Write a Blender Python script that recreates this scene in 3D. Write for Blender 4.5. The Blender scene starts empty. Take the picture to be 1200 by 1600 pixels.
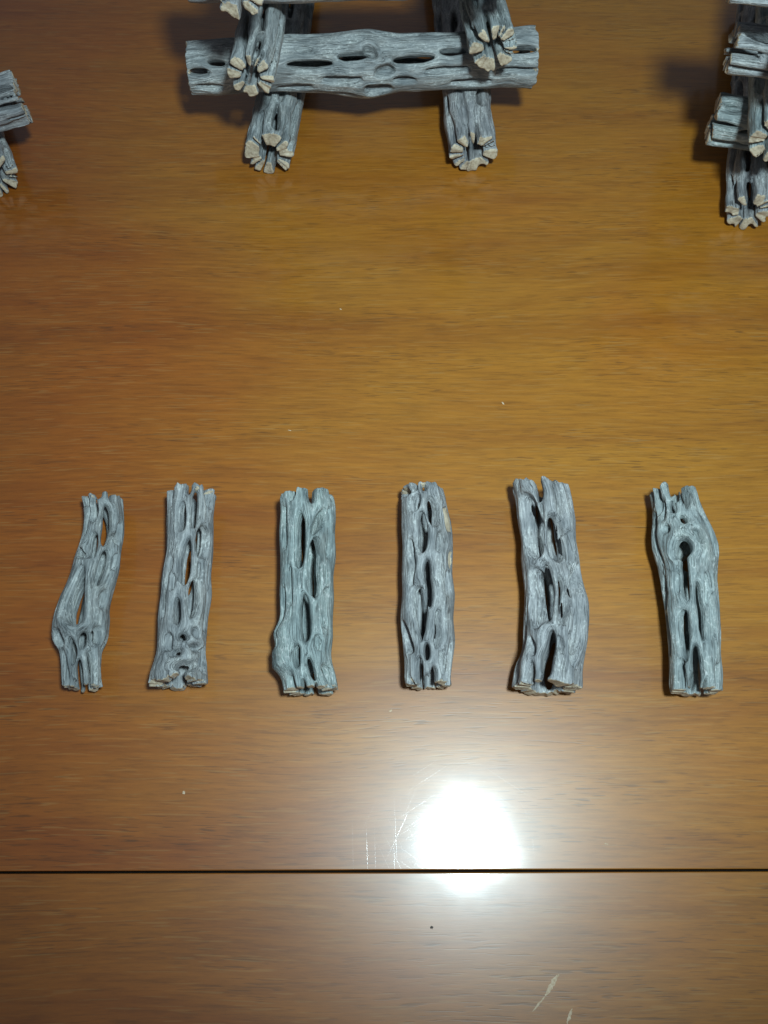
import bpy, math, random, time
import numpy as np
from mathutils import Vector, Matrix

T0 = time.time()
sc = bpy.context.scene
COL = sc.collection
R_ = math.radians

# ------------------------------------------------------------------ camera
W, H, F = 1200.0, 1600.0, 1256.0          # photograph size and focal length in its pixels
CAM = Vector((0.0, 0.0, 0.38))
PITCH = R_(24.0)
cd = bpy.data.cameras.new("camera")
cam = bpy.data.objects.new("camera", cd); COL.objects.link(cam)
cam.location = CAM; cam.rotation_euler = (PITCH, 0, 0)
cd.sensor_fit = 'VERTICAL'; cd.sensor_height = 36.0; cd.lens = F / H * 36.0
cd.clip_start = 0.01; cd.clip_end = 50
cd.dof.use_dof = False
sc.camera = cam

# ------------------------------------------------------------------ world: a dim room
w = bpy.data.worlds.new("World"); sc.world = w; w.use_nodes = True
bg = w.node_tree.nodes["Background"]
bg.inputs[0].default_value = (0.75, 0.85, 1.0, 1); bg.inputs[1].default_value = 0.12

# ------------------------------------------------------------------ the lamp above the table
ld = bpy.data.lights.new("table_lamp_light", 'SPOT')
ld.energy = 17.8; ld.color = (0.71, 0.925, 1.0)
ld.shadow_soft_size = 0.030; ld.spot_size = R_(90); ld.spot_blend = 1.0
lo = bpy.data.objects.new("table_lamp_light", ld); COL.objects.link(lo)
lo.location = (0.089, 0.026, 0.56)
lo.rotation_euler = (Vector((0.04, 0.29, 0.0)) - lo.location).to_track_quat('-Z', 'Y').to_euler()

sc.view_settings.view_transform = 'Standard'; sc.view_settings.look = 'None'
sc.view_settings.gamma = 1; sc.view_settings.exposure = 0.0

# ------------------------------------------------------------------ helpers
def tag(o, label=None, cat=None, group=None, kind=None):
    if label: o['label'] = label
    if cat: o['category'] = cat
    if group: o['group'] = group
    if kind: o['kind'] = kind
    return o

def ray(px, py):
    d = Vector(((px - W/2)/F, -(py - H/2)/F, -1.0))
    d = Matrix.Rotation(PITCH, 3, 'X') @ d
    return d

def hit(px, py, P0, n):
    d = ray(px, py)
    t = (P0 - CAM).dot(n) / d.dot(n)
    return CAM + d*t

ZUP = Vector((0, 0, 1))
def on_z(px, py, z):
    return hit(px, py, Vector((0, 0, z)), ZUP)

class NT:
    def __init__(s, name):
        s.m = bpy.data.materials.new(name); s.m.use_nodes = True
        s.t = s.m.node_tree; s.b = s.t.nodes["Principled BSDF"]
    def n(s, typ, **kw):
        nd = s.t.nodes.new(typ)
        for k, v in kw.items(): setattr(nd, k, v)
        return nd
    def l(s, a, b): s.t.links.new(a, b)
    def val(s, sock, v):
        if hasattr(v, 'is_output') or isinstance(v, bpy.types.NodeSocket): s.l(v, sock)
        else: sock.default_value = v
    def math(s, op, a, b=0.5, c=None, clamp=False):
        nd = s.n('ShaderNodeMath', operation=op); nd.use_clamp = clamp
        s.val(nd.inputs[0], a); s.val(nd.inputs[1], b)
        if c is not None: s.val(nd.inputs[2], c)
        return nd.outputs[0]
    def scale(s, vec, sc_, loc=(0,0,0), rot=(0,0,0)):
        nd = s.n('ShaderNodeMapping')
        s.l(vec, nd.inputs[0]); nd.inputs['Scale'].default_value = sc_
        nd.inputs['Location'].default_value = loc; nd.inputs['Rotation'].default_value = rot
        return nd.outputs[0]
    def noise(s, vec, scale=1.0, detail=2.0, rough=0.5, dist=0.0):
        nd = s.n('ShaderNodeTexNoise')
        s.l(vec, nd.inputs['Vector']); nd.inputs['Scale'].default_value = scale
        nd.inputs['Detail'].default_value = detail; nd.inputs['Roughness'].default_value = rough
        nd.inputs['Distortion'].default_value = dist
        return nd.outputs['Fac']
    def ramp(s, fac, stops):
        nd = s.n('ShaderNodeValToRGB'); s.l(fac, nd.inputs[0])
        cr = nd.color_ramp
        while len(cr.elements) < len(stops): cr.elements.new(0.5)
        for e, (p, c) in zip(cr.elements, stops):
            e.position = p; e.color = (c, c, c, 1) if isinstance(c, (int, float)) else (*c, 1)
        return nd.outputs[0]
    def mix(s, fac, a, b, mode='MIX'):
        nd = s.n('ShaderNodeMix', data_type='RGBA', blend_type=mode)
        s.val(nd.inputs[0], fac)
        for i, v in ((6, a), (7, b)):
            if isinstance(v, tuple): nd.inputs[i].default_value = (*v, 1)
            else: s.l(v, nd.inputs[i])
        return nd.outputs[2]
    def bump(s, h, strength, dist, normal=None):
        nd = s.n('ShaderNodeBump'); s.l(h, nd.inputs['Height'])
        nd.inputs['Strength'].default_value = strength; nd.inputs['Distance'].default_value = dist
        if normal is not None: s.l(normal, nd.inputs['Normal'])
        return nd.outputs[0]

# ------------------------------------------------------------------ materials
def table_material():
    m = NT("varnished_table_wood")
    oc = m.n('ShaderNodeTexCoord').outputs['Object']
    info = m.n('ShaderNodeObjectInfo').outputs['Random']
    off = m.n('ShaderNodeCombineXYZ'); m.l(m.math('MULTIPLY', info, 7.0), off.inputs[2])
    va = m.n('ShaderNodeVectorMath', operation='ADD'); m.l(oc, va.inputs[0]); m.l(off.outputs[0], va.inputs[1])
    v = va.outputs[0]
    # gentle waviness of the grain
    wv = m.noise(m.scale(v, (5, 9, 1)), 1.0, 1.0)
    wo = m.n('ShaderNodeCombineXYZ'); m.l(m.math('MULTIPLY', m.math('SUBTRACT', wv, 0.5), 0.014), wo.inputs[1])
    vb = m.n('ShaderNodeVectorMath', operation='ADD'); m.l(v, vb.inputs[0]); m.l(wo.outputs[0], vb.inputs[1])
    g = vb.outputs[0]
    band = m.noise(m.scale(g, (2.6, 26, 1)), 1.0, 5.0, 0.68)
    blot = m.noise(m.scale(v, (5, 8, 1)), 1.0, 3.0, 0.55)
    fine = m.noise(m.scale(g, (40, 520, 1)), 1.0, 5.0, 0.76)
    pore = m.noise(m.scale(g, (85, 1350, 1)), 1.0, 1.0, 0.5)
    pmask = m.noise(m.scale(g, (10, 60, 1)), 1.0, 2.0, 0.5)
    c = m.ramp(band, [(0.30, (0.275, 0.088, 0.008)), (0.44, (0.345, 0.124, 0.011)), (0.56, (0.395, 0.150, 0.014)), (0.66, (0.340, 0.121, 0.0105)), (0.76, (0.300, 0.098, 0.009))])
    red = m.ramp(blot, [(0.32, (0.98, 0.88, 0.84)), (0.50, (1, 1, 1)), (0.68, (1.00, 1.05, 1.06))])
    c = m.mix(1.0, c, red, 'MULTIPLY')
    # the veneer turns redder towards one side of the board
    sx = m.n('ShaderNodeSeparateXYZ'); m.l(oc, sx.inputs[0])
    side = m.math('ADD', m.math('MULTIPLY', sx.outputs[0], 3.0), m.math('MULTIPLY', m.noise(m.scale(v, (4, 11, 1)), 1.0, 3.0), 1.1))
    c = m.mix(1.0, c, m.ramp(side, [(0.0, (0.82, 0.62, 0.58)), (0.55, (1, 1, 1)), (1.0, (1.02, 1.06, 0.92))]), 'MULTIPLY')
    # the front board is a redder, duller sheet of veneer
    front = m.n('ShaderNodeAttribute', attribute_type='OBJECT', attribute_name='veneer').outputs['Fac']
    c = m.mix(front, c, (0.90, 0.84, 0.70), 'MULTIPLY')
    c = m.mix(1.0, c, m.ramp(fine, [(0.30, 0.72), (0.5, 1.0), (0.70, 1.17)]), 'MULTIPLY')
    pr = m.ramp(pore, [(0.59, 0.0), (0.67, 1.0)])
    pk = m.ramp(pmask, [(0.40, 0.12), (0.66, 1.0)])
    pf = m.math('MULTIPLY', pr, pk)
    c = m.mix(m.math('MULTIPLY', pf, 0.5), c, (0.060, 0.027, 0.008))
    lt = m.ramp(m.noise(m.scale(g, (70, 1300, 3)), 1.0, 0.0), [(0.66, 0.0), (0.74, 1.0)])
    c = m.mix(m.math('MULTIPLY', m.math('MULTIPLY', lt, pmask), 0.35), c, (0.46, 0.27, 0.09))
    m.l(c, m.b.inputs['Base Color'])
    m.b.inputs['Roughness'].default_value = 0.37
    m.b.inputs['Specular IOR Level'].default_value = 0.78
    m.b.inputs['Coat Weight'].default_value = 1.0
    m.b.inputs['Coat IOR'].default_value = 1.5
    # worn varnish: hairline scratches in many directions, slight cloudiness of the gloss
    cloud = m.noise(m.scale(v, (26, 34, 1)), 1.0, 3.0, 0.6)
    m.l(m.math('ADD', m.math('MULTIPLY', cloud, 0.11), 0.06), m.b.inputs['Coat Roughness'])
    hs = None
    for k, a in enumerate((4, 33, 62, 88, 117, 149)):
        q = m.noise(m.scale(m.scale(v, (1, 1, 1), rot=(0, 0, R_(a))), (24, 2900, 1), loc=(k*5.3 + 1, k*2.9, k + 4)), 1.0, 0.0)
        q = m.ramp(q, [(0.73, 0.0), (0.83, 1.0)])
        hs = q if hs is None else m.math('MAXIMUM', hs, q)
    gb = m.math('ADD', m.math('MULTIPLY', fine, 0.55), m.math('MULTIPLY', pf, -0.5))
    n1 = m.bump(gb, 0.25, 0.00006)
    n0 = m.bump(m.noise(m.scale(g, (30, 330, 1)), 1.0, 4.0, 0.7), 0.09, 0.00006)
    dx = m.math('ADD', sx.outputs[0], 0.030); dy = m.math('ADD', sx.outputs[1], 0.455)
    worn = m.math('SUBTRACT', 1.0, m.math('MULTIPLY', m.math('SQRT', m.math('ADD', m.math('MULTIPLY', dx, dx), m.math('MULTIPLY', dy, dy))), 9.0), clamp=True)
    hs = m.math('MULTIPLY', m.math('MULTIPLY', hs, m.math('SUBTRACT', 1.0, m.math('MULTIPLY', front, 0.75))), m.math('ADD', m.math('MULTIPLY', worn, 0.8), m.ramp(m.noise(m.scale(v, (11, 15, 1), loc=(4, 7, 0)), 1.0, 4.0, 0.65), [(0.40, 0.0), (0.85, 0.8)])))
    n2 = m.bump(hs, 0.3, 0.000013, n0)
    m.l(n2, m.b.inputs['Coat Normal']); m.l(n1, m.b.inputs['Normal'])
    return m.m

def weathered_material():
    m = NT("weathered_grey_cactus_wood")
    at = m.n('ShaderNodeAttribute', attribute_name="fibre").outputs['Vector']
    oc = m.n('ShaderNodeTexCoord').outputs['Object']
    f1 = m.noise(m.scale(at, (900, 900, 900)), 1.0, 3.0, 0.6)
    f2 = m.noise(m.scale(at, (2300, 2300, 2300)), 1.0, 2.0, 0.6)
    blot = m.noise(m.scale(oc, (110, 60, 110)), 1.0, 4.0, 0.6)
    speck = m.noise(m.scale(oc, (900, 500, 900)), 1.0, 3.0, 0.7)
    c = m.ramp(f1, [(0.28, (0.185, 0.200, 0.201)), (0.43, (0.285, 0.302, 0.302)), (0.57, (0.365, 0.383, 0.380)), (0.72, (0.53, 0.545, 0.535))])
    tint = m.ramp(m.n('ShaderNodeObjectInfo').outputs['Random'], [(0.0, (0.90, 1.02, 1.0)), (0.5, (1.0, 1.0, 1.0)), (1.0, (1.03, 0.98, 1.0))])
    c = m.mix(1.0, c, tint, 'MULTIPLY')
    c = m.mix(1.0, c, m.ramp(blot, [(0.30, (0.66, 0.68, 0.70)), (0.50, (1, 1, 1)), (0.70, (1.25, 1.23, 1.18))]), 'MULTIPLY')
    pale = m.math('MULTIPLY', m.ramp(speck, [(0.52, 0.0), (0.64, 1.0)]), m.ramp(blot, [(0.42, 0.0), (0.60, 1.0)]))
    c = m.mix(m.math('MULTIPLY', pale, 0.85), c, (0.66, 0.68, 0.66))
    stain = m.ramp(m.noise(m.scale(oc, (70, 35, 70), loc=(3, 1, 2)), 1.0, 4.0, 0.65), [(0.56, 0.0), (0.72, 1.0)])
    c = m.mix(m.math('MULTIPLY', stain, 0.35), c, (0.17, 0.145, 0.12))
    ck = m.noise(m.scale(at, (430, 430, 260)), 1.0, 2.0, 0.55)
    crack = m.math('SUBTRACT', 1.0, m.math('MULTIPLY', m.math('ABSOLUTE', m.math('SUBTRACT', ck, 0.5)), 45.0), clamp=True)
    crack = m.math('MULTIPLY', crack, m.ramp(m.noise(m.scale(oc, (220, 90, 220), loc=(9, 2, 1)), 1.0, 2.0), [(0.42, 0.0), (0.58, 1.0)]))
    c = m.mix(m.math('MULTIPLY', crack, 0.30), c, (0.05, 0.052, 0.054))
    dk = m.ramp(f2, [(0.32, 1.0), (0.43, 0.0)])
    c = m.mix(m.math('MULTIPLY', dk, 0.28), c, (0.085, 0.088, 0.088))
    m.l(c, m.b.inputs['Base Color'])
    m.b.inputs['Roughness'].default_value = 0.82
    m.b.inputs['Specular IOR Level'].default_value = 0.25
    h = m.math('ADD', m.math('MULTIPLY', f1, 0.7), m.math('MULTIPLY', f2, 0.3))
    h = m.math('ADD', h, m.math('MULTIPLY', speck, 0.45))
    h = m.math('SUBTRACT', h, m.math('MULTIPLY', crack, 0.5))
    m.l(m.bump(h, 1.0, 0.0010), m.b.inputs['Normal'])
    return m.m

def cut_material():
    m = NT("fresh_cut_wood_end")
    oc = m.n('ShaderNodeTexCoord').outputs['Object']
    a = m.noise(m.scale(oc, (700, 200, 700)), 1.0, 4.0, 0.65)
    b = m.noise(m.scale(oc, (140, 60, 140)), 1.0, 3.0, 0.6)
    c = m.ramp(a, [(0.3, (0.43, 0.345, 0.235)), (0.5, (0.62, 0.52, 0.375)), (0.7, (0.74, 0.65, 0.50))])
    c = m.mix(1.0, c, m.ramp(b, [(0.34, (0.60, 0.57, 0.56)), (0.56, (1, 1, 1))]), 'MULTIPLY')
    m.l(c, m.b.inputs['Base Color']); m.b.inputs['Roughness'].default_value = 0.85
    m.b.inputs['Specular IOR Level'].default_value = 0.2
    m.l(m.bump(a, 0.6, 0.0005), m.b.inputs['Normal'])
    return m.m

def seam_shade_material():  # near-black colour stands in for the shade deep inside the seam
    m = NT("dark_seam_shade"); v = m.n('ShaderNodeTexCoord').outputs['Object']
    m.l(m.ramp(m.noise(m.scale(v, (8, 300, 300)), 1.0, 3.0), [(0.3, (0.018, 0.009, 0.004)), (0.7, (0.035, 0.017, 0.007))]), m.b.inputs['Base Color'])
    m.b.inputs['Roughness'].default_value = 0.8
    return m.m
M_SEAM_SHADE = seam_shade_material()
M_TABLE, M_WOOD, M_CUT = table_material(), weathered_material(), cut_material()

# ------------------------------------------------------------------ numpy toolkit for the cactus-wood tubes
def lattice_noise(rng, nth, nv, kth, kv):
    """smooth random field on [theta, v]; kth cells around (periodic), kv cells along"""
    kth, kv = max(2, int(kth)), max(2, int(kv))
    g = rng.uniform(-1, 1, (kth, kv + 2))
    a = np.arange(nth)/nth*kth; b = np.arange(nv)/max(1, nv - 1)*kv
    i = np.floor(a).astype(int); fa = a - i; fa = fa*fa*(3 - 2*fa)
    j = np.minimum(np.floor(b).astype(int), kv - 1 + 1); fb = b - j; fb = fb*fb*(3 - 2*fb)
    j1 = np.minimum(j + 1, kv + 1); i0 = i % kth; i1 = (i + 1) % kth
    A = g[np.ix_(i0, j)]*(1 - fa)[:, None] + g[np.ix_(i1, j)]*fa[:, None]
    B = g[np.ix_(i0, j1)]*(1 - fa)[:, None] + g[np.ix_(i1, j1)]*fa[:, None]
    return A*(1 - fb) + B*fb

def sample2(fld, ti, vi):
    nth, nv = fld.shape
    i = np.floor(ti).astype(np.int32); fa = (ti - i).astype(np.float32); i0 = i % nth; i1 = (i + 1) % nth
    vi = np.clip(vi, 0, nv - 1.001); j = vi.astype(np.int32); fb = (vi - j).astype(np.float32)
    return ((fld[i0, j]*(1 - fa) + fld[i1, j]*fa)*(1 - fb) + (fld[i0, j + 1]*(1 - fa) + fld[i1, j + 1]*fa)*fb)

def smax(a, b, k):
    h = np.clip(0.5 + 0.5*(a - b)/k, 0, 1)
    return b + (a - b)*h + k*h*(1 - h)

def surface_nets(D, org, vox):
    """naive surface nets on the field D (negative inside): vertices, quads"""
    S = D < 0
    c = [S[x:S.shape[0]-1+x, y:S.shape[1]-1+y, z:S.shape[2]-1+z] for x in (0, 1) for y in (0, 1) for z in (0, 1)]
    al = c[0].copy(); an = c[0].copy()
    for q in c[1:]: al &= q; an |= q
    act = np.argwhere(an & ~al).astype(np.int32)
    idx = np.full((D.shape[0]-1, D.shape[1]-1, D.shape[2]-1), -1, np.int32)
    idx[act[:, 0], act[:, 1], act[:, 2]] = np.arange(len(act))
    P = np.zeros((len(act), 3), np.float32); N = np.zeros(len(act), np.float32)
    cor = [(x, y, z) for x in (0, 1) for y in (0, 1) for z in (0, 1)]
    vals = [D[act[:, 0]+x, act[:, 1]+y, act[:, 2]+z] for x, y, z in cor]
    for a in range(8):
        for b in range(a + 1, 8):
            da = np.array(cor[b]) - np.array(cor[a])
            if np.abs(da).sum() != 1: continue
            va, vb = vals[a], vals[b]; m = (va < 0) != (vb < 0)
            t = np.where(m, va/np.where(m, va - vb, 1), 0).astype(np.float32)
            P += np.where(m[:, None], np.array(cor[a], np.float32) + t[:, None]*da.astype(np.float32), 0); N += m
    V = org + (act + P/N[:, None])*vox
    Q = []
    for ax in range(3):
        o1, o2 = [(1, 2), (2, 0), (0, 1)][ax]
        sh = [slice(None)]*3; sl = [slice(None)]*3
        sh[ax] = slice(1, None); sl[ax] = slice(0, -1)
        A, B = S[tuple(sl)], S[tuple(sh)]
        e = np.argwhere(A != B).astype(np.int32)
        ok = np.ones(len(e), bool)
        for d in range(3):
            if d != ax: ok &= (e[:, d] > 0) & (e[:, d] < D.shape[d] - 1)
            else: ok &= (e[:, d] < D.shape[d] - 1)
        e = e[ok]
        def cell(d1, d2):
            q = e.copy(); q[:, o1] -= d1; q[:, o2] -= d2
            return idx[q[:, 0], q[:, 1], q[:, 2]]
        q = np.stack([cell(1, 1), cell(0, 1), cell(0, 0), cell(1, 0)], 1)
        flip = ~A[e[:, 0], e[:, 1], e[:, 2]]
        q[flip] = q[flip][:, ::-1]
        Q.append(q)
    return V, np.concatenate(Q)

def tube_mesh(name, L, Rv, cxv, holes, seed, vox, phi0=0.0, end_slots=None, far_slots=None, fill=(60, 180), ncol=8,
              lumps=(), cell=0.027, rin=0.50, end_rag=0.0008, czv=None, hw=1.0, kround=0.0030):
    rag = end_rag if isinstance(end_rag, tuple) else (end_rag, end_rag); end_rag = max(rag)
    """hollow lattice log along +Y from v=0 to v=L (metres). Rv, cxv: functions of v. holes: dicts v,th,w,l,tilt,depth,tear.
    fill: |theta| range (degrees from phi0) that gets an irregular lattice of slots."""
    rng = np.random.default_rng(seed)
    nth = 384; pad = 0.004; dv = 0.0004
    nv = int((L + 2*pad)/dv) + 1
    vv = -pad + np.arange(nv)*dv
    th = (np.arange(nth)/nth*2*np.pi) - np.pi
    R = np.asarray(Rv(np.clip(vv, 0, L)), float); Rm = float(R.mean())
    hs = [dict(h) for h in holes]
    lo_, hi_ = fill
    # irregular staggered lattice of slots on the rest of the tube
    for c in range(ncol):
        t0 = -np.pi + (c + 0.5 + rng.uniform(-.12, .12))/ncol*2*np.pi
        y = -cell*0.5*(c % 2) + rng.uniform(-.2, .2)*cell
        while y < L + cell:
            ll = cell*rng.uniform(0.34, 0.56)
            y0 = y + ll
            t = t0 + rng.uniform(-.09, .09)
            if lo_ <= abs(math.degrees(t)) <= hi_:
                near = any(abs(h['v'] - y0) < (h['l'] + ll)*0.92 and abs((h['th'] - t + np.pi) % (2*np.pi) - np.pi)*Rm < h['w'] + 0.0034 for h in holes)
                if not near:
                    hs.append(dict(v=y0, th=t, w=rng.uniform(.0011, .0023)*Rm/0.0155*hw, l=ll, tilt=rng.uniform(-.09, .09), tear=rng.uniform(-.5, .5),
                                   depth=None if rng.random() < .72 else rng.uniform(.002, .0045)))
            y += 2*ll + cell*rng.uniform(0.03, 0.22)
    for sl, v0 in ((end_slots, 0.0), (far_slots, L)):
        for g in sl or ():
            a, wd = (g, 1.0) if not isinstance(g, tuple) else g
            t = (R_(a) - phi0 + np.pi) % (2*np.pi) - np.pi
            hs.append(dict(v=v0 + rng.uniform(-.001, .001), th=t, w=.00095*wd*rng.uniform(.55, 1.5), l=rng.uniform(.009, .017), tilt=rng.uniform(-.05, .05), tear=0, depth=None, tight=True))
    TH = th[:, None]; V_ = vv[None, :]
    warpx = 0.00055*lattice_noise(rng, nth, nv, 9, L/0.009) + 0.0003*lattice_noise(rng, nth, nv, 22, L/0.004)
    warpv = 0.0012*lattice_noise(rng, nth, nv, 9, L/0.012)
    dmin = np.full((nth, nv), 0.02); Rout = np.broadcast_to(R[None, :], (nth, nv)).copy()
    s = TH*R[None, :] + warpx*1.2; chips = []
    for h in hs:
        a = max(0, int((h['v'] - h['l']*1.9 - .006 + pad)/dv)); b = min(nv, int((h['v'] + h['l']*1.9 + .006 + pad)/dv) + 1)
        if b - a < 3: continue
        y = V_[:, a:b] - h['v'] + warpv[:, a:b]
        x = ((TH - h['th'] + np.pi) % (2*np.pi) - np.pi)*R[None, a:b] - h.get('tilt', 0)*y + warpx[:, a:b]
        wl = h['w']*np.clip(1 + h.get('tear', 0)*y/h['l'], 0.22, 2.2)
        p = h.get('p', 2.4)
        q = np.sqrt((x/wl)**2 + (np.abs(y)/h['l'])**p + 1e-9)
        gr = np.sqrt((x/wl**2)**2 + (p*0.5*(np.abs(y)/h['l'])**(p - 1)/h['l'])**2)/q
        d = np.clip((q - 1)/np.maximum(gr, 60.0), -0.004, 0.008)
        if h.get('depth') is None:
            dmin[:, a:b] = np.minimum(dmin[:, a:b], d)
        else:
            Rout[:, a:b] -= h['depth']*0.5*(1 - np.tanh(d/0.0007 - 0.2))
        if h.get('chip'): chips.append((a, b, d))
        ww = wl*2.0 + 0.0005
        s[:, a:b] -= np.sign(x)*wl*0.85*np.exp(-(x/ww)**2)*np.clip(1 - (y/(h['l']*1.25))**2, 0, 1)
        if h.get('rim'):
            Rout[:, a:b] += h['rim']*np.exp(-((d - 0.0022)/0.0016)**2)
    dchip = np.full((nth, nv), 0.02) if chips else None
    for a, b, d in chips: dchip[:, a:b] = np.minimum(dchip[:, a:b], d + 0.0006*lattice_noise(rng, nth, nv, 60, L/0.002)[:, a:b])
    for (lv, lt, amp, sv, st) in lumps:
        x = ((TH - lt + np.pi) % (2*np.pi) - np.pi)*R[None, :]
        Rout += amp*np.exp(-(x/st)**2 - ((V_ - lv)/sv)**2)
    Rout += 0.00055*lattice_noise(rng, nth, nv, 12, L/0.010) + 0.0004*lattice_noise(rng, nth, nv, 5, L/0.03)
    near_end = np.exp(-(np.minimum(np.abs(vv), np.abs(vv - L))/0.006)**2)[None, :]
    Rout += near_end*(0.0007*lattice_noise(rng, nth, nv, 34, L/0.008) + 0.0004*lattice_noise(rng, nth, nv, 70, L/0.008))
    # fibrous ridges that follow the flow round the holes
    kf = int(2*np.pi*Rm/0.0013); tab = np.stack([lattice_noise(rng, 1024, 64, kf, 12)[:, j] for j in (3, 22, 41, 60)], 0)
    si = ((s/(2*np.pi*R[None, :])) % 1.0)*1024
    sel = (lattice_noise(rng, nth, nv, 3, L/0.03)*0.5 + 0.5)*2.99
    k0 = np.clip(sel.astype(int), 0, 2); fk = sel - k0; ii = si.astype(int) % 1024
    fr = tab[k0, ii]*(1 - fk) + tab[k0 + 1, ii]*fk
    Rout += 0.00030*fr
    Rin = R[None, :]*rin + 0.0008*lattice_noise(rng, nth, nv, 10, L/0.008) + 0.0006*lattice_noise(rng, nth, nv, 20, L/0.02)
    ends = np.stack([lattice_noise(rng, nth, 2, 13, 2)[:, 0] + 0.7*lattice_noise(rng, nth, 2, 60, 2)[:, 0] for _ in (0, 1)], 0)*np.array(rag)[:, None]
    # voxel field
    pd = 3*vox; cx = np.asarray(cxv(np.clip(vv, 0, L)), float)
    cz = np.zeros(nv) if czv is None else np.asarray(czv(np.clip(vv, 0, L)), float)
    rmax = Rout.max(1 - 1).max() + pd
    xs = np.arange(cx.min() - rmax, cx.max() + rmax, vox, dtype=np.float32)
    zs = np.arange(cz.min() - rmax, cz.max() + rmax, vox, dtype=np.float32)
    ys = np.arange(-pd - 2*end_rag, L + pd + 2*end_rag, vox, dtype=np.float32)
    D = np.full((len(xs), len(ys), len(zs)), 0.004, np.float32)
    cyx = np.interp(ys, vv, cx).astype(np.float32); cyz = np.interp(ys, vv, cz).astype(np.float32); Ry = np.interp(ys, vv, R).astype(np.float32)
    X = xs[:, None, None] - cyx[None, :, None]; Z = zs[None, None, :] - cyz[None, :, None]
    rr = np.sqrt(X*X + Z*Z)
    band = (rr < Ry[None, :, None]*1.28 + 0.002) & (rr > Ry[None, :, None]*rin*0.72 - 0.001)
    I = np.nonzero(band)
    r = rr[I]; Xb = np.broadcast_to(X, rr.shape)[I]; Zb = np.broadcast_to(Z, rr.shape)[I]
    t = (np.arctan2(Xb, Zb) - phi0 + np.pi) % (2*np.pi)
    ti = t/(2*np.pi)*nth; vi = (ys[I[1]] + pad)/dv
    ro = sample2(Rout.astype(np.float32), ti, vi); ri = sample2(Rin.astype(np.float32), ti, vi)
    hd = sample2(dmin.astype(np.float32), ti, vi)*np.clip(r/Ry[I[1]], 0.45, 1.1)
    d = smax(r - ro, -hd, kround)
    d = smax(d, ri - r, 0.0014)
    e0 = np.interp(t, np.arange(nth)/nth*2*np.pi, ends[0]); e1 = np.interp(t, np.arange(nth)/nth*2*np.pi, ends[1])
    y = ys[I[1]]
    d = smax(d, e0 - y, 0.0003); d = smax(d, y - (L + e1), 0.0003)
    D[I] = d
    V, Q = surface_nets(D, np.array([xs[0], ys[0], zs[0]], np.float32), vox)
    # drop splinters that the slots cut free: keep the largest connected piece
    E = np.concatenate([Q[:, [0, 1]], Q[:, [1, 2]], Q[:, [2, 3]], Q[:, [3, 0]]]); lab = np.arange(len(V))
    while True:
        m_ = np.minimum(lab[E[:, 0]], lab[E[:, 1]]); new = lab.copy()
        np.minimum.at(new, E[:, 0], m_); np.minimum.at(new, E[:, 1], m_)
        new = new[new]; new = new[new]
        if (new == lab).all(): break
        lab = new
    big = np.bincount(lab).argmax(); kv_ = lab == big
    remap = np.cumsum(kv_) - 1; Q = remap[Q[kv_[Q[:, 0]]]]; V = V[kv_]
    me = bpy.data.meshes.new(name)
    me.vertices.add(len(V)); me.vertices.foreach_set('co', V.astype(np.float32).ravel())
    me.loops.add(Q.size); me.loops.foreach_set('vertex_index', Q.ravel().astype(np.int32))
    me.polygons.add(len(Q)); me.polygons.foreach_set('loop_start', np.arange(0, Q.size, 4, dtype=np.int32))
    # fibre coordinates
    vcx = np.interp(V[:, 1], vv, cx); vcz = np.interp(V[:, 1], vv, cz)
    a = (np.arctan2(V[:, 0] - vcx, V[:, 2] - vcz) - phi0 + np.pi) % (2*np.pi)
    rv = np.hypot(V[:, 0] - vcx, V[:, 2] - vcz)
    vi = (V[:, 1] + pad)/dv
    sv = sample2((s - TH*R[None, :]).astype(np.float32), a/(2*np.pi)*nth, vi)/np.interp(V[:, 1], vv, R)
    fa = a + sv
    fib = np.stack([rv*np.cos(fa), rv*np.sin(fa), V[:, 1]*0.07 + seed*0.37], 1).astype(np.float32)
    at = me.attributes.new("fibre", 'FLOAT_VECTOR', 'POINT'); at.data.foreach_set('vector', fib.ravel())
    # cut ends
    P = V[Q]; nrm = np.cross(P[:, 2] - P[:, 0], P[:, 3] - P[:, 1]); nrm /= np.linalg.norm(nrm, axis=1)[:, None] + 1e-12
    cy = P[:, :, 1].mean(1)
    mi = ((np.abs(nrm[:, 1]) > 0.62) & ((cy < 0.0022) | (cy > L - 0.0022))).astype(np.int32)
    if dchip is not None:
        cc = sample2(dchip.astype(np.float32), (a/(2*np.pi)*nth)[Q[:, 0]], vi[Q[:, 0]])
        mi[(cc < 0.0001) & (rv[Q[:, 0]] > 0.008)] = 1
    me.polygons.foreach_set('material_index', mi)
    me.polygons.foreach_set('use_smooth', np.ones(len(Q), bool))
    me.materials.append(M_WOOD); me.materials.append(M_CUT)
    me.update(); me.validate()
    return me, float(V[:, 2].min())

def frame_of(A, B):
    e = (B - A).normalized(); X = e.cross(ZUP).normalized()
    return e, X, Matrix((X, e, ZUP)).transposed()

def place(name, me, A, B, zmin, base_z, origin_mid=True):
    """object with its origin on the log's underside at mid length"""
    e, X, M = frame_of(A, B); L = (B - A).length
    n = len(me.vertices); co = np.empty(n*3, np.float32); me.vertices.foreach_get('co', co); co = co.reshape(-1, 3)
    co[:, 1] -= L/2; co[:, 2] -= zmin
    me.vertices.foreach_set('co', co.ravel()); me.update()
    o = bpy.data.objects.new(name, me); COL.objects.link(o)
    mid = (A + B)/2
    o.matrix_world = Matrix.Translation((mid.x, mid.y, base_z)) @ M.to_4x4()
    return o

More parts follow.
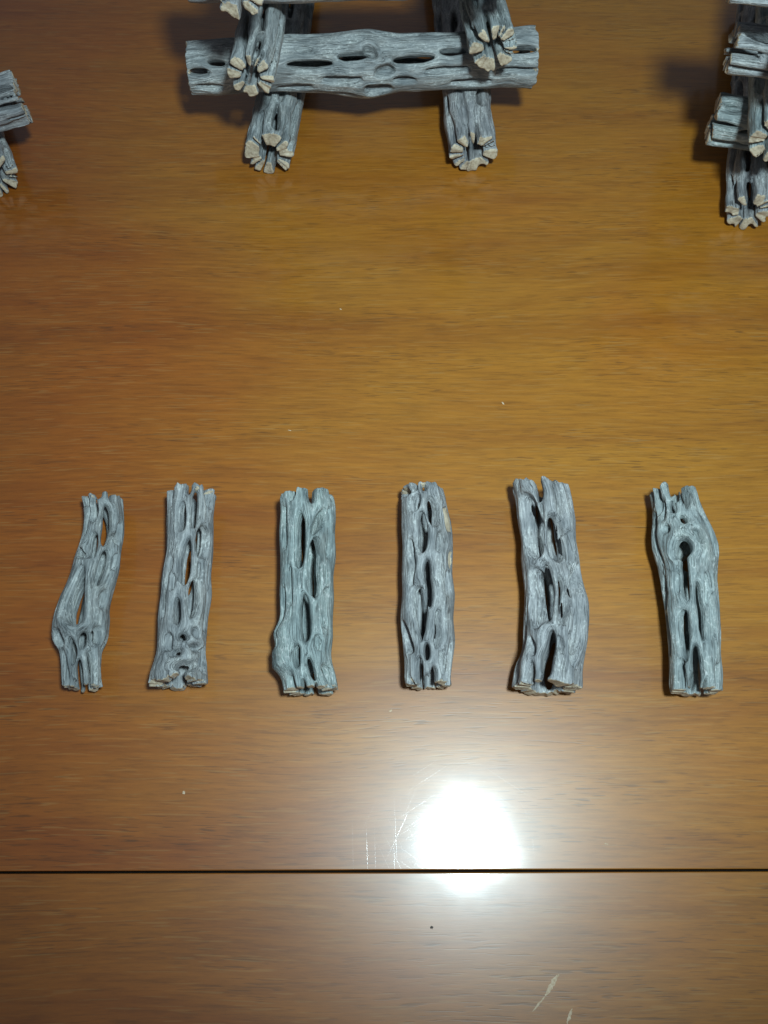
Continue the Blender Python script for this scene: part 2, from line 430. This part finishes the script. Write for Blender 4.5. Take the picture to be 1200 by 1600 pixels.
def traced(name, zoom, A_px, B_px, zc, base_z, stations, holes, seed, vox=0.00045, horizontal=False, fill=(58, 180), wk=1.42, gw=1.62, **kw):
    """a log whose bends, bulges and holes were measured on the photograph"""
    zx, zy, zs = zoom
    g = lambda x, y: (zx + x/zs, zy + y/zs)
    A = on_z(*g(*A_px), zc); B = on_z(*g(*B_px), zc)
    e, X, M = frame_of(A, B)
    mid = (A + B)/2; n = (CAM - mid); n -= e*n.dot(e); n.normalize()
    phi0 = math.atan2(n.dot(X), n.z)
    l = X*math.cos(phi0) - ZUP*math.sin(phi0)
    Rg = zc - base_z
    if not horizontal:
        pa, pb = hit(*g(*A_px), A + n*Rg*0.85, n), hit(*g(*B_px), A + n*Rg*0.85, n)
        va, vb = (pa - A).dot(e), (pb - A).dot(e)
        A, B = A + e*va, A + e*vb
    sv, su, sr = [], [], []
    for st in stations:
        if horizontal: p, q = hit(*g(st[0], st[1]), A, n), hit(*g(st[0], st[2]), A, n)
        else: p, q = hit(*g(st[1], st[0]), A, n), hit(*g(st[2], st[0]), A, n)
        sv.append(((p + q)/2 - A).dot(e)); su.append(((p + q)/2 - A).dot(l)); sr.append(abs((p - q).dot(l))/2)
    od = np.argsort(sv); sv, su, sr = np.array(sv)[od], np.array(su)[od], np.array(sr)[od]
    L = (B - A).length
    k = np.linspace(0, L, 200); gk = np.exp(-np.linspace(-2, 2, 13)**2); gk /= gk.sum()
    sm = lambda arr: np.convolve(np.pad(np.interp(k, sv, arr), 6, mode='edge'), gk, 'valid')
    ku, kr = sm(su)/max(0.55, math.cos(phi0)), sm(sr) - 0.0002
    Rm = float(kr.mean())
    hl = []
    P0 = A + n*Rm*0.92
    for h in holes:
        x1, y1, x2, y2, w_ = h[:5]; opt = h[5] if len(h) > 5 else {}
        p, q = hit(*g(x1, y1), P0, n), hit(*g(x2, y2), P0, n)
        def loc(P):
            v = (P - A).dot(e); u = (P - A).dot(l) - np.interp(v, k, ku)*math.cos(phi0); r = np.interp(v, k, kr)
            return v, math.asin(max(-.97, min(.97, u/r)))
        (v1, t1), (v2, t2) = loc(p), loc(q)
        if v1 > v2: v1, t1, v2, t2 = v2, t2, v1, t1; fl = -1
        else: fl = 1
        tc = (t1 + t2)/2; r = np.interp((v1 + v2)/2, k, kr)
        dist = (mid - CAM).dot(ray(W/2, H/2).normalized())
        wm = (1.38 if opt.get('chip') else gw if opt.get('depth') else wk)*w_/zs*dist/F/max(0.42, math.cos(tc))
        hl.append(dict(v=(v1 + v2)/2, th=tc, w=wm, l=max(.0015, (v2 - v1)/2), tilt=(t2 - t1)*r/max(.002, v2 - v1), tear=opt.get('tear', 0)*fl,
                       depth=(min(.0056, opt['depth']*1.7) if not opt.get('chip') else opt['depth']) if opt.get('depth') else None, p=opt.get('p', 2.4), rim=opt.get('rim', 0), chip=opt.get('chip', False)))
        if opt.get('back'):
            b_ = dict(hl[-1]); b_.update(th=(b_['th'] + 2*math.pi) % (2*math.pi) - math.pi, w=b_['w']*1.25, tilt=-b_['tilt']); hl.append(b_)
    me, zmin = tube_mesh(name, L, lambda v: np.interp(v, k, kr), lambda v: np.interp(v, k, ku), hl, seed, vox, phi0, fill=fill, **kw)
    return place(name, me, A, B, zmin, base_z)

def plain(name, A, az, L, R, seed, base_z, slots=None, vox=0.0008, wob=0.0016, back=True, **kw):
    """a log running from its near end A in the direction az (degrees from +Y, clockwise), A at axis height"""
    rng = np.random.default_rng(seed + 100)
    e = Vector((math.sin(R_(az)), math.cos(R_(az)), 0)); B = A + e*L
    k = np.linspace(0, L, 7); rr = R*(1 + rng.uniform(-.035, .035, 7)); cc = rng.uniform(-wob, wob, 7); cc[0] = 0
    kk = np.linspace(0, L, 160); gk = np.exp(-np.linspace(-2, 2, 25)**2); gk /= gk.sum()
    sm = lambda arr: np.convolve(np.pad(np.interp(kk, k, arr), 12, mode='edge'), gk, 'valid')
    R2, C2 = sm(rr), sm(cc)
    me, zmin = tube_mesh(name, L, lambda v: np.interp(v, kk, R2), lambda v: np.interp(v, kk, C2), [], seed, vox, 0.0, end_slots=slots, fill=(0, 180), kround=.0020, hw=1.35, rin=.40, **kw)
    return place(name, me, A, B, zmin, base_z)

#TABLE
# ------------------------------------------------------------------ table
def leaf(name, x0, x1, y0, y1, top, thick, parent, bev=0.0005):
    cx, cy = (x0 + x1)/2, (y0 + y1)/2; hx, hy = (x1 - x0)/2, (y1 - y0)/2
    rings = []
    prof = [(bev, 0.0)] + [(bev*(1 - math.sin(a)), -bev*(1 - math.cos(a))) for a in (R_(22), R_(45), R_(68))] + [(0, -bev), (0, -thick)]
    vs, fs = [], []
    for ins, z in prof:
        vs += [(-hx + ins, -hy + ins, z), (hx - ins, -hy + ins, z), (hx - ins, hy - ins, z), (-hx + ins, hy - ins, z)]
    fs.append((0, 1, 2, 3))
    for i in range(len(prof) - 1):
        for j in range(4):
            a, b = i*4 + j, i*4 + (j + 1) % 4
            fs.append((a, a + 4, b + 4, b))
    q = (len(prof) - 1)*4; fs.append((q + 3, q + 2, q + 1, q))
    me = bpy.data.meshes.new(name); me.from_pydata(vs, [], fs); me.materials.append(M_TABLE); me.update()
    o = bpy.data.objects.new(name, me); COL.objects.link(o); o.location = (cx, cy, top)
    o.parent = parent
    return o

def table():
    t = bpy.data.objects.new("dining_table", None); COL.objects.link(t)
    t.empty_display_size = 0.05
    SE = on_z(600, 1361.5, 0).y
    t.location = (0, SE, -0.06); t.rotation_euler = (0, 0, R_(0.16))
    tag(t, "varnished orange-brown wooden table with one dark seam between its two boards", "table")
    G = 0.0010
    a = leaf("table_board", -0.72, 0.72, G/2, 0.98, 0.06, 0.025, t)
    b = leaf("table_board", -0.72, 0.72, -0.55, -G/2, 0.06, 0.025, t)
    b.rotation_euler = (R_(0.15), 0, 0)          # the front board sags a touch
    b.location.z = 0.06 - (0.55 - G/2)/2*math.sin(R_(0.15)); a['veneer'] = 0.0; b['veneer'] = 1.0
    r = leaf("added_seam_backing", -0.60, 0.60, -0.035, 0.035, 0.0345, 0.0345, t, 0.002)  # added block below the gap: hides the background, keeps the seam dark
    r.data.materials.clear(); r.data.materials.append(M_SEAM_SHADE)
    return t, a, b
TABLE, BOARD_A, BOARD_B = table()

# ------------------------------------------------------------------ the six short pieces in a row
Z1, Z2, Z3 = (60, 730, 3.75), (400, 730, 3.529), (770, 720, 3.158)
G_ = lambda d: {'depth': d}
ROW = "short pieces of cactus wood laid out in a row"

def front_row():
    o = traced("cactus_wood_piece", Z1, (262, 1268), (372, 150), 0.011, 0.0,
        [(140, 246, 496), (200, 254, 500), (300, 270, 512), (400, 260, 512), (500, 240, 498), (600, 208, 490), (700, 168, 465), (770, 128, 448),
         (850, 104, 428), (920, 95, 424), (1000, 88, 420), (1040, 100, 408), (1080, 130, 386), (1150, 135, 384), (1290, 146, 382)],
        [(400, 215, 390, 465, 17, dict(back=True)), (330, 380, 304, 545, 15), (416, 488, 362, 700, 22), (312, 165, 320, 310, 10, G_(.003)),
         (262, 600, 214, 930, 29, dict(tear=.6, rim=.0009, p=2.0)), (292, 962, 262, 1062, 19), (188, 1000, 200, 1150, 9), (240, 1120, 240, 1330, 13),
         (318, 1080, 322, 1330, 7), (205, 1240, 214, 1330, 9), (105, 950, 135, 1030, 12, G_(.004)), (375, 930, 355, 1020, 16, G_(.004)), (490, 320, 478, 420, 8, G_(.002)),
         (455, 390, 468, 440, 8, G_(.0025)), (348, 80, 350, 175, 18), (442, 80, 440, 200, 11), (470, 500, 455, 600, 7, G_(.0015)), (250, 470, 262, 540, 9, G_(.002)),
         (405, 730, 385, 830, 10, G_(.0018)), (270, 140, 262, 200, 8, G_(.002))],
        11, wk=1.75, lumps=[(0.026, -0.75, .0015, .009, .008)])
    tag(o, "narrow leaning grey lattice piece with a big teardrop hole low on its left", "wood piece", ROW)
    o = traced("cactus_wood_piece", Z1, (822, 1238), (912, 112), 0.0125, 0.0,
        [(110, 768, 1066), (200, 765, 1050), (300, 757, 1038), (400, 753, 1034), (500, 748, 1030), (600, 738, 1026), (700, 722, 1018),
         (800, 712, 1010), (900, 708, 1000), (1000, 700, 994), (1080, 694, 990), (1150, 672, 998), (1210, 648, 1004), (1260, 646, 1004)],
        [(846, 195, 830, 370, 10, G_(.004)), (936, 140, 922, 350, 13), (990, 330, 962, 525, 17, G_(.0048)), (882, 415, 854, 690, 18, dict(tear=.2, back=True)),
         (926, 655, 903, 875, 18), (806, 765, 804, 925, 12), (852, 970, 850, 1012, 14), (918, 1035, 934, 1075, 14, dict(depth=.003, rim=.001)), (810, 1060, 800, 1095, 14, dict(depth=.003, rim=.0008)),
         (758, 970, 745, 1070, 12, G_(.003)), (778, 510, 772, 590, 5, G_(.002)), (882, 1140, 862, 1190, 30, G_(.0038)), (858, 1175, 852, 1300, 15), (880, 60, 884, 160, 10),
         (1002, 60, 1000, 165, 8), (985, 1050, 980, 1200, 9, G_(.003)), (1022, 130, 1012, 220, 8, G_(.003)), (960, 560, 950, 650, 5, G_(.0015)), (790, 620, 785, 720, 5, G_(.0015)), (925, 930, 935, 1000, 8, G_(.0015))],
        22, gw=2.1, wk=1.8, end_rag=.0012)
    tag(o, "straight grey piece with one long middle slit and a flared, notched lower end", "wood piece", ROW)
    o = traced("cactus_wood_piece", Z2, (308, 1212), (268, 124), 0.0128, 0.0,
        [(120, 142, 402), (150, 136, 425), (200, 132, 434), (300, 131, 440), (400, 130, 440), (500, 130, 437), (600, 130, 430), (700, 128, 432),
         (800, 130, 430), (860, 134, 430), (950, 140, 430), (1040, 148, 418), (1090, 150, 424), (1130, 152, 436), (1170, 153, 446), (1240, 155, 464)],
        [(308, 60, 308, 205, 13, dict(back=True)), (240, 260, 238, 560, 21, dict(tear=.1)), (338, 395, 330, 720, 24), (268, 695, 276, 965, 21, dict(tear=.3)), (224, 980, 222, 1095, 11),
         (290, 1050, 338, 1175, 13), (400, 1085, 440, 1190, 11, G_(.004)), (180, 540, 186, 760, 6, G_(.002)), (412, 225, 402, 500, 7, G_(.003)), (396, 650, 386, 880, 9, G_(.003)),
         (152, 210, 150, 430, 6, G_(.0025)), (375, 240, 322, 385, 11, G_(.0035)), (205, 60, 190, 180, 9, G_(.004)), (345, 930, 352, 1010, 7, G_(.002)), (250, 1160, 262, 1300, 9),
         (340, 1180, 345, 1300, 8), (190, 1150, 196, 1300, 8), (400, 1200, 402, 1300, 7), (285, 620, 300, 690, 6, G_(.0018))],
        33, gw=2.1, wk=1.55, lumps=[(0.0265, -1.25, .0040, .0060, .008), (0.0145, -1.3, .0070, .0060, .008)])
    tag(o, "grey piece with a slot in its top edge and a lump on its lower left", "wood piece", ROW)
    o = traced("cactus_wood_piece", Z2, (952, 1176), (922, 74), 0.0126, 0.0,
        [(70, 800, 1010), (100, 790, 1028), (150, 796, 1042), (200, 799, 1054), (300, 800, 1074), (400, 802, 1080), (500, 803, 1082), (600, 802, 1083),
         (700, 803, 1093), (800, 802, 1098), (900, 802, 1098), (1000, 808, 1095), (1100, 814, 1092), (1240, 818, 1092)],
        [(876, 135, 868, 235, 14, dict(depth=.0065)), (970, 165, 990, 315, 18, dict(depth=.005)), (910, 238, 918, 468, 21), (948, 502, 962, 775, 18), (882, 648, 908, 960, 28, dict(tear=-.6)),
         (944, 965, 942, 1068, 13), (890, 1050, 893, 1250, 14), (984, 1090, 978, 1300, 17), (935, 1140, 935, 1290, 14), (1018, 345, 1010, 460, 9, G_(.002)), (1018, 790, 1010, 985, 9, G_(.0035)),
         (840, 385, 866, 520, 8, G_(.0025)), (868, 520, 850, 640, 6, G_(.002)), (808, 830, 850, 1010, 9, G_(.003)), (925, 85, 928, 120, 13, G_(.003)), (800, 95, 818, 125, 14, G_(.004)),
         (872, 40, 874, 110, 5, G_(.003)), (1050, 200, 1062, 320, 8, G_(.0025)), (1066, 560, 1062, 700, 7, G_(.002)), (1030, 1010, 1040, 1130, 7, G_(.002)), (846, 1160, 850, 1300, 10), (1030, 1170, 1040, 1300, 8),
         (1062, 185, 1070, 320, 12, dict(depth=.0012, chip=True)), (1074, 435, 1076, 530, 8, dict(depth=.0008, chip=True))],
        44, wk=1.5, end_rag=.0006, lumps=[(0.103, 0.0, -.002, .004, .02)])
    tag(o, "straight grey piece with three long dark openings and a rounded top end", "wood piece", ROW)
    o = traced("cactus_wood_piece", Z3, (262, 1100), (222, 88), 0.0135, 0.0,
        [(90, 98, 326), (120, 95, 350), (150, 96, 370), (200, 105, 386), (300, 118, 408), (400, 132, 412), (500, 141, 421), (600, 150, 436), (650, 154, 450),
         (700, 154, 466), (800, 148, 474), (900, 140, 466), (950, 130, 456), (1000, 108, 446), (1050, 98, 438), (1120, 95, 434)],
        [(146, 150, 206, 468, 27, dict(depth=.0050)), (184, 220, 206, 455, 11), (294, 258, 322, 484, 22, dict(tear=.1, depth=.0048)), (290, 275, 305, 450, 9), (248, 495, 268, 790, 20), (206, 520, 214, 815, 22, dict(depth=.0045)),
         (290, 825, 258, 1080, 22, dict(tear=.1, back=True)), (218, 60, 226, 200, 17), (318, 110, 345, 300, 8, G_(.003)), (395, 540, 365, 760, 9, G_(.0045)), (420, 600, 408, 940, 11, G_(.004)),
         (250, 1050, 242, 1160, 12), (310, 70, 325, 160, 6), (330, 560, 325, 800, 5, G_(.0025)),
         (175, 1000, 168, 1180, 10), (385, 330, 392, 520, 7, G_(.003)), (240, 210, 244, 330, 5, G_(.002)), (385, 840, 395, 1000, 7, G_(.0025)), (350, 290, 388, 500, 9, G_(.003)), (335, 560, 350, 800, 8, G_(.003)), (425, 480, 436, 640, 7, G_(.003)), (178, 860, 185, 960, 7, G_(.002)), (330, 860, 340, 960, 6, G_(.002))],
        55, gw=1.9, wk=1.5, end_rag=(.0008, .0018), kround=.0036)
    tag(o, "widest grey piece of twisting crossed strands with a see-through slot near its bottom", "wood piece", ROW)
    o = traced("cactus_wood_piece", Z3, (990, 1118), (880, 112), 0.0128, 0.0,
        [(100, 758, 986), (150, 760, 998), (200, 766, 1012), (250, 775, 1028), (300, 778, 1044), (340, 776, 1064), (380, 772, 1084), (430, 776, 1103), (480, 790, 1110),
         (520, 804, 1105), (600, 815, 1100), (700, 828, 1104), (800, 840, 1110), (900, 848, 1115), (1000, 855, 1120), (1130, 860, 1125)],
        [(882, -20, 888, 210, 25), (797, 40, 800, 260, 6), (938, 20, 940, 205, 10), (866, 205, 882, 270, 13), (930, 285, 940, 332, 11), (834, 342, 838, 362, 9, G_(.003)), (1002, 358, 1018, 415, 11, dict(depth=.005)),
         (922, 398, 924, 492, 34, dict(rim=.0004, p=2.0, back=True)), (922, 440, 946, 690, 15, dict(back=True)), (1006, 600, 1034, 885, 11), (916, 730, 930, 1000, 16, dict(tear=-.3)), (993, 915, 1003, 1200, 17, dict(tear=-.2)),
         (826, 570, 836, 720, 5, G_(.002)), (905, 990, 912, 1150, 8, G_(.004)), (960, 70, 952, 230, 5, G_(.003)), (840, 760, 846, 950, 5, G_(.0018)), (1080, 640, 1085, 860, 6, G_(.002)), (820, 200, 826, 300, 6, G_(.002)),
         (1050, 560, 1056, 700, 5, G_(.0015)), (960, 1050, 962, 1200, 7), (920, 1060, 922, 1200, 7), (1050, 1080, 1050, 1200, 7), (890, 560, 900, 660, 6, G_(.0015))],
        66, wk=1.5, end_rag=(.0006, .0012))
    tag(o, "grey piece with spiky prongs at its top above a round knothole", "wood piece", ROW)
front_row()

# ------------------------------------------------------------------ the log stacks behind
STK = "long cactus wood logs stacked crosswise"
def stacks():
    near = on_z
    def log(px, py, z, R, az, seed, slots, label, vox=.00078, L=0.20, **kw):
        o = plain("cactus_wood_log", near(px, py, z + R), az, L, R, seed, z, slots, vox=vox, **kw)
        tag(o, label, "wood log", STK); return o
    # --- middle stack
    log(421, 243, 0.0, .0150, 3.0, 101, [42, (115, 1.3), 170, 228, (318, 1.7)], "bottom left log of the middle stack, ragged cut end resting on the table")
    log(740, 240, 0.0, .0151, -3.0, 102, [(6, 1.2), 50, 78, (125, 1.5), 218, 268, 305], "bottom right log of the middle stack, cream cut end resting on the table")
    ZB = 0.0285
    o = traced("cactus_wood_log", (280, 0, 2.069), (36, 228), (1142, 188), ZB + 0.0175, ZB,
        [(35, 140, 312), (100, 130, 316), (200, 120, 302), (320, 115, 297), (450, 112, 301), (520, 105, 310), (570, 96, 318), (620, 92, 321), (660, 100, 313), (720, 108, 301),
         (800, 108, 296), (900, 103, 290), (1000, 95, 286), (1100, 86, 288), (1142, 85, 290)],
        [(98, 205, 152, 205, 7), (30, 234, 98, 238, 9), (342, 214, 498, 210, 9), (512, 186, 620, 180, 9), (600, 160, 640, 180, 10, dict(depth=.005, rim=.001)), (694, 198, 826, 188, 9), (640, 240, 690, 228, 9, G_(.004)),
         (840, 166, 935, 164, 8), (470, 265, 590, 262, 5, G_(.004)), (692, 266, 765, 266, 5, G_(.003)), (800, 236, 940, 228, 4, G_(.004)), (372, 160, 425, 160, 4, G_(.002)), (885, 276, 1010, 268, 4, G_(.004)),
         (600, 298, 690, 295, 8, G_(.004)), (1040, 160, 1160, 158, 8), (1030, 235, 1150, 232, 4, G_(.003)), (50, 286, 140, 286, 4, G_(.002)), (320, 290, 430, 284, 4, G_(.002)), (200, 170, 300, 166, 5, G_(.003)), (520, 130, 600, 126, 4, G_(.002))],
        103, vox=.00068, horizontal=True, fill=(72, 180), kround=.0022)
    tag(o, "level crosswise log low in the middle stack with a knotted bump midway", "wood log", STK)
    Z3_ = 0.0610
    log(392, 121, Z3_, .0129, 3.0, 104, [-15, 35, 78, 115, (155, .8), 215, 255, 300], "second tier left log of the middle stack with eight small cream strut ends")
    log(771, 78, Z3_, .0134, -7.0, 105, [(-25, .8), 12, (62, 1.6), 103, (160, 1.3), (250, 1.2), (300, 1.7)], "second tier right log of the middle stack, widely spaced strut ends round its hollow")
    Z4 = 0.0865
    A = on_z(290, -42, Z4 + .0150); B = on_z(765, -54, Z4 + .0150); d = (B - A).normalized()
    log(290, -42, Z4, .0150, math.degrees(math.atan2(d.x, d.y)), 106, None, "upper crosswise log of the middle stack, only its lower edge in view", .0012, (B - A).length)
    Z5 = 0.1155
    log(368, -10, Z5, .0133, 4.0, 107, [(172, 1.2), 235, 300, 20, 80, 125], "topmost left log of the middle stack, cream end cropped by the photo's top edge", .0011)
    log(772, -42, Z5, .0130, -6.0, 108, [170, 230, 300, 20, 80, 125], "topmost right log of the middle stack, a sliver of cut end at the photo's edge", .0011)
    # --- right stack, turned clockwise
    az0 = 13.0
    log(1170, 333, 0.0, .0138, az0 - 1, 111, [(-12, 1.1), (45, 1.3), 130, (186, .8), 236, (300, 1.2)], "bottom log of the right-hand stack, cream cut end on the table")
    es = [10, 60, 105, 150, 200, 250, 300, 340]
    log(1113, 188, .0265, .0140, 90 + az0, 112, es, "lowest crosswise log of the right-hand stack, left end overhanging the table", .0009, .196)
    log(1213, 220, .0540, .0140, az0 - 1, 113, [-15, 40, 85, 130, 190, 240, (300, 1.2)], "second tier log of the right-hand stack, cut end cropped by the right edge", .0009)
    log(1141, 77, .0810, .0122, 90 + az0 - 3, 114, es, "middle crosswise log of the right-hand stack with a bright left end", .0009, .196)
    log(1262, 105, .1050, .0130, az0 - 1, 115, [-15, 40, 85, 130, 190, 240, 300], "third tier log of the right-hand stack, beyond the photo's right edge", .0013)
    log(1146, -38, .1305, .0115, 90 + az0 - 3, 116, es, "top crosswise log of the right-hand stack at the photo's top right corner", .0012, .196)
    # --- left stack, turned anticlockwise
    log(-8, 277, 0.0, .0150, -24.0, 121, [(-20, 1.2), 35, (82, .9), (122, .8), 180, 235, 300], "bottom log of the left-hand stack, two cream strut ends at the left edge", .0009)
    z, R = .0285, .0145
    B = on_z(35, 157, z + R); a = R_(19); L = .196; A = B - Vector((math.cos(a), math.sin(a), 0))*L
    o = plain("cactus_wood_log", A, 90 - 19, L, R, 122, z, far_slots=[0, 45, 95, 140, 190, 240, 300], vox=.0010)
    tag(o, "crosswise log of the left-hand stack, its blunt right end at the left edge", "wood log", STK)
stacks()

# ------------------------------------------------------------------ scratches and dents in the varnish
def scratch_material():
    m = NT("bared_wood_in_scratch"); v = m.n('ShaderNodeTexCoord').outputs['Object']
    m.l(m.ramp(m.noise(m.scale(v, (900, 900, 900)), 1.0, 3.0), [(0.3, (0.50, 0.34, 0.20)), (0.7, (0.75, 0.60, 0.42))]), m.b.inputs['Base Color'])
    m.b.inputs['Roughness'].default_value = 0.6
    return m.m
def dent_material():
    m = NT("dark_dent"); v = m.n('ShaderNodeTexCoord').outputs['Object']
    m.l(m.ramp(m.noise(m.scale(v, (900, 900, 900)), 1.0, 3.0), [(0.3, (0.03, 0.018, 0.01)), (0.7, (0.06, 0.035, 0.02))]), m.b.inputs['Base Color'])
    return m.m
M_SCR, M_DENT = scratch_material(), dent_material()

SEAM = TABLE.location.y
def scratch(pts, wpx, board, dark=False, seed=0):
    """a shallow raised-lip scratch along pixel points measured on the photograph, laid on a board"""
    rng = random.Random(seed)
    P = [on_z(x, y, 0) for x, y in pts]
    Q = []
    for a, b in zip(P[:-1], P[1:]):
        for k in range(6): Q.append(a.lerp(b, k/6))
    Q.append(P[-1]); n = len(Q); hw = wpx/3350/2
    vs, fs = [], []
    for i, q in enumerate(Q):
        t = (Q[min(i + 1, n - 1)] - Q[max(i - 1, 0)]).normalized(); nr = Vector((-t.y, t.x, 0))
        w_ = hw*max(.12, math.sin(math.pi*min(.97, max(.03, i/(n - 1))))**.6)*rng.uniform(.6, 1.25)
        q = q + nr*rng.uniform(-.3, .3)*hw
        for off, z in ((-w_, .00002), (0, .00009), (w_, .00002)): vs.append((q.x + nr.x*off, q.y + nr.y*off, z - (0.00262*max(0, SEAM - q.y) if board is BOARD_B else 0)))
    for i in range(n - 1):
        for j in (0, 1): a = i*3 + j; fs.append((a, a + 1, a + 4, a + 3))
    c = Vector((sum(v[0] for v in vs)/len(vs), sum(v[1] for v in vs)/len(vs), 0))
    nm = "dent" if dark else "scratch"
    me = bpy.data.meshes.new(nm); me.from_pydata([(x - c.x, y - c.y, z) for x, y, z in vs], [], fs)
    me.materials.append(M_DENT if dark else M_SCR); me.update()
    o = bpy.data.objects.new(nm, me); COL.objects.link(o)
    bpy.context.view_layer.update()
    o.parent = board; o.matrix_parent_inverse = board.matrix_world.inverted(); o.location = c
for k, (pts, wd) in enumerate([
    ([(852, 1556), (862, 1540), (873, 1522)], 6.0), ([(832, 1581), (852, 1556)], 2.6), ([(894, 1576), (890, 1588), (886, 1600)], 4.0),
    ]): scratch(pts, wd, BOARD_B, False, k)
for k, (pts, wd) in enumerate([
    ([(286, 1236), (288, 1241)], 4.0), ([(784, 628), (788, 632)], 3.0), ([(607, 1112), (613, 1109)], 2.5), ([(531, 482), (534, 484)], 2.5),
    ([(450, 672), (455, 673)], 2.0), ([(944, 1318), (951, 1319)], 2.2)]): scratch(pts, wd, BOARD_A, False, 20 + k)
scratch([(672, 1449), (677, 1449)], 4.5, BOARD_B, True, 50)
print("script", round(time.time() - T0, 1), "tris", sum(len(o.data.polygons) for o in COL.objects if o.type == 'MESH')*2)
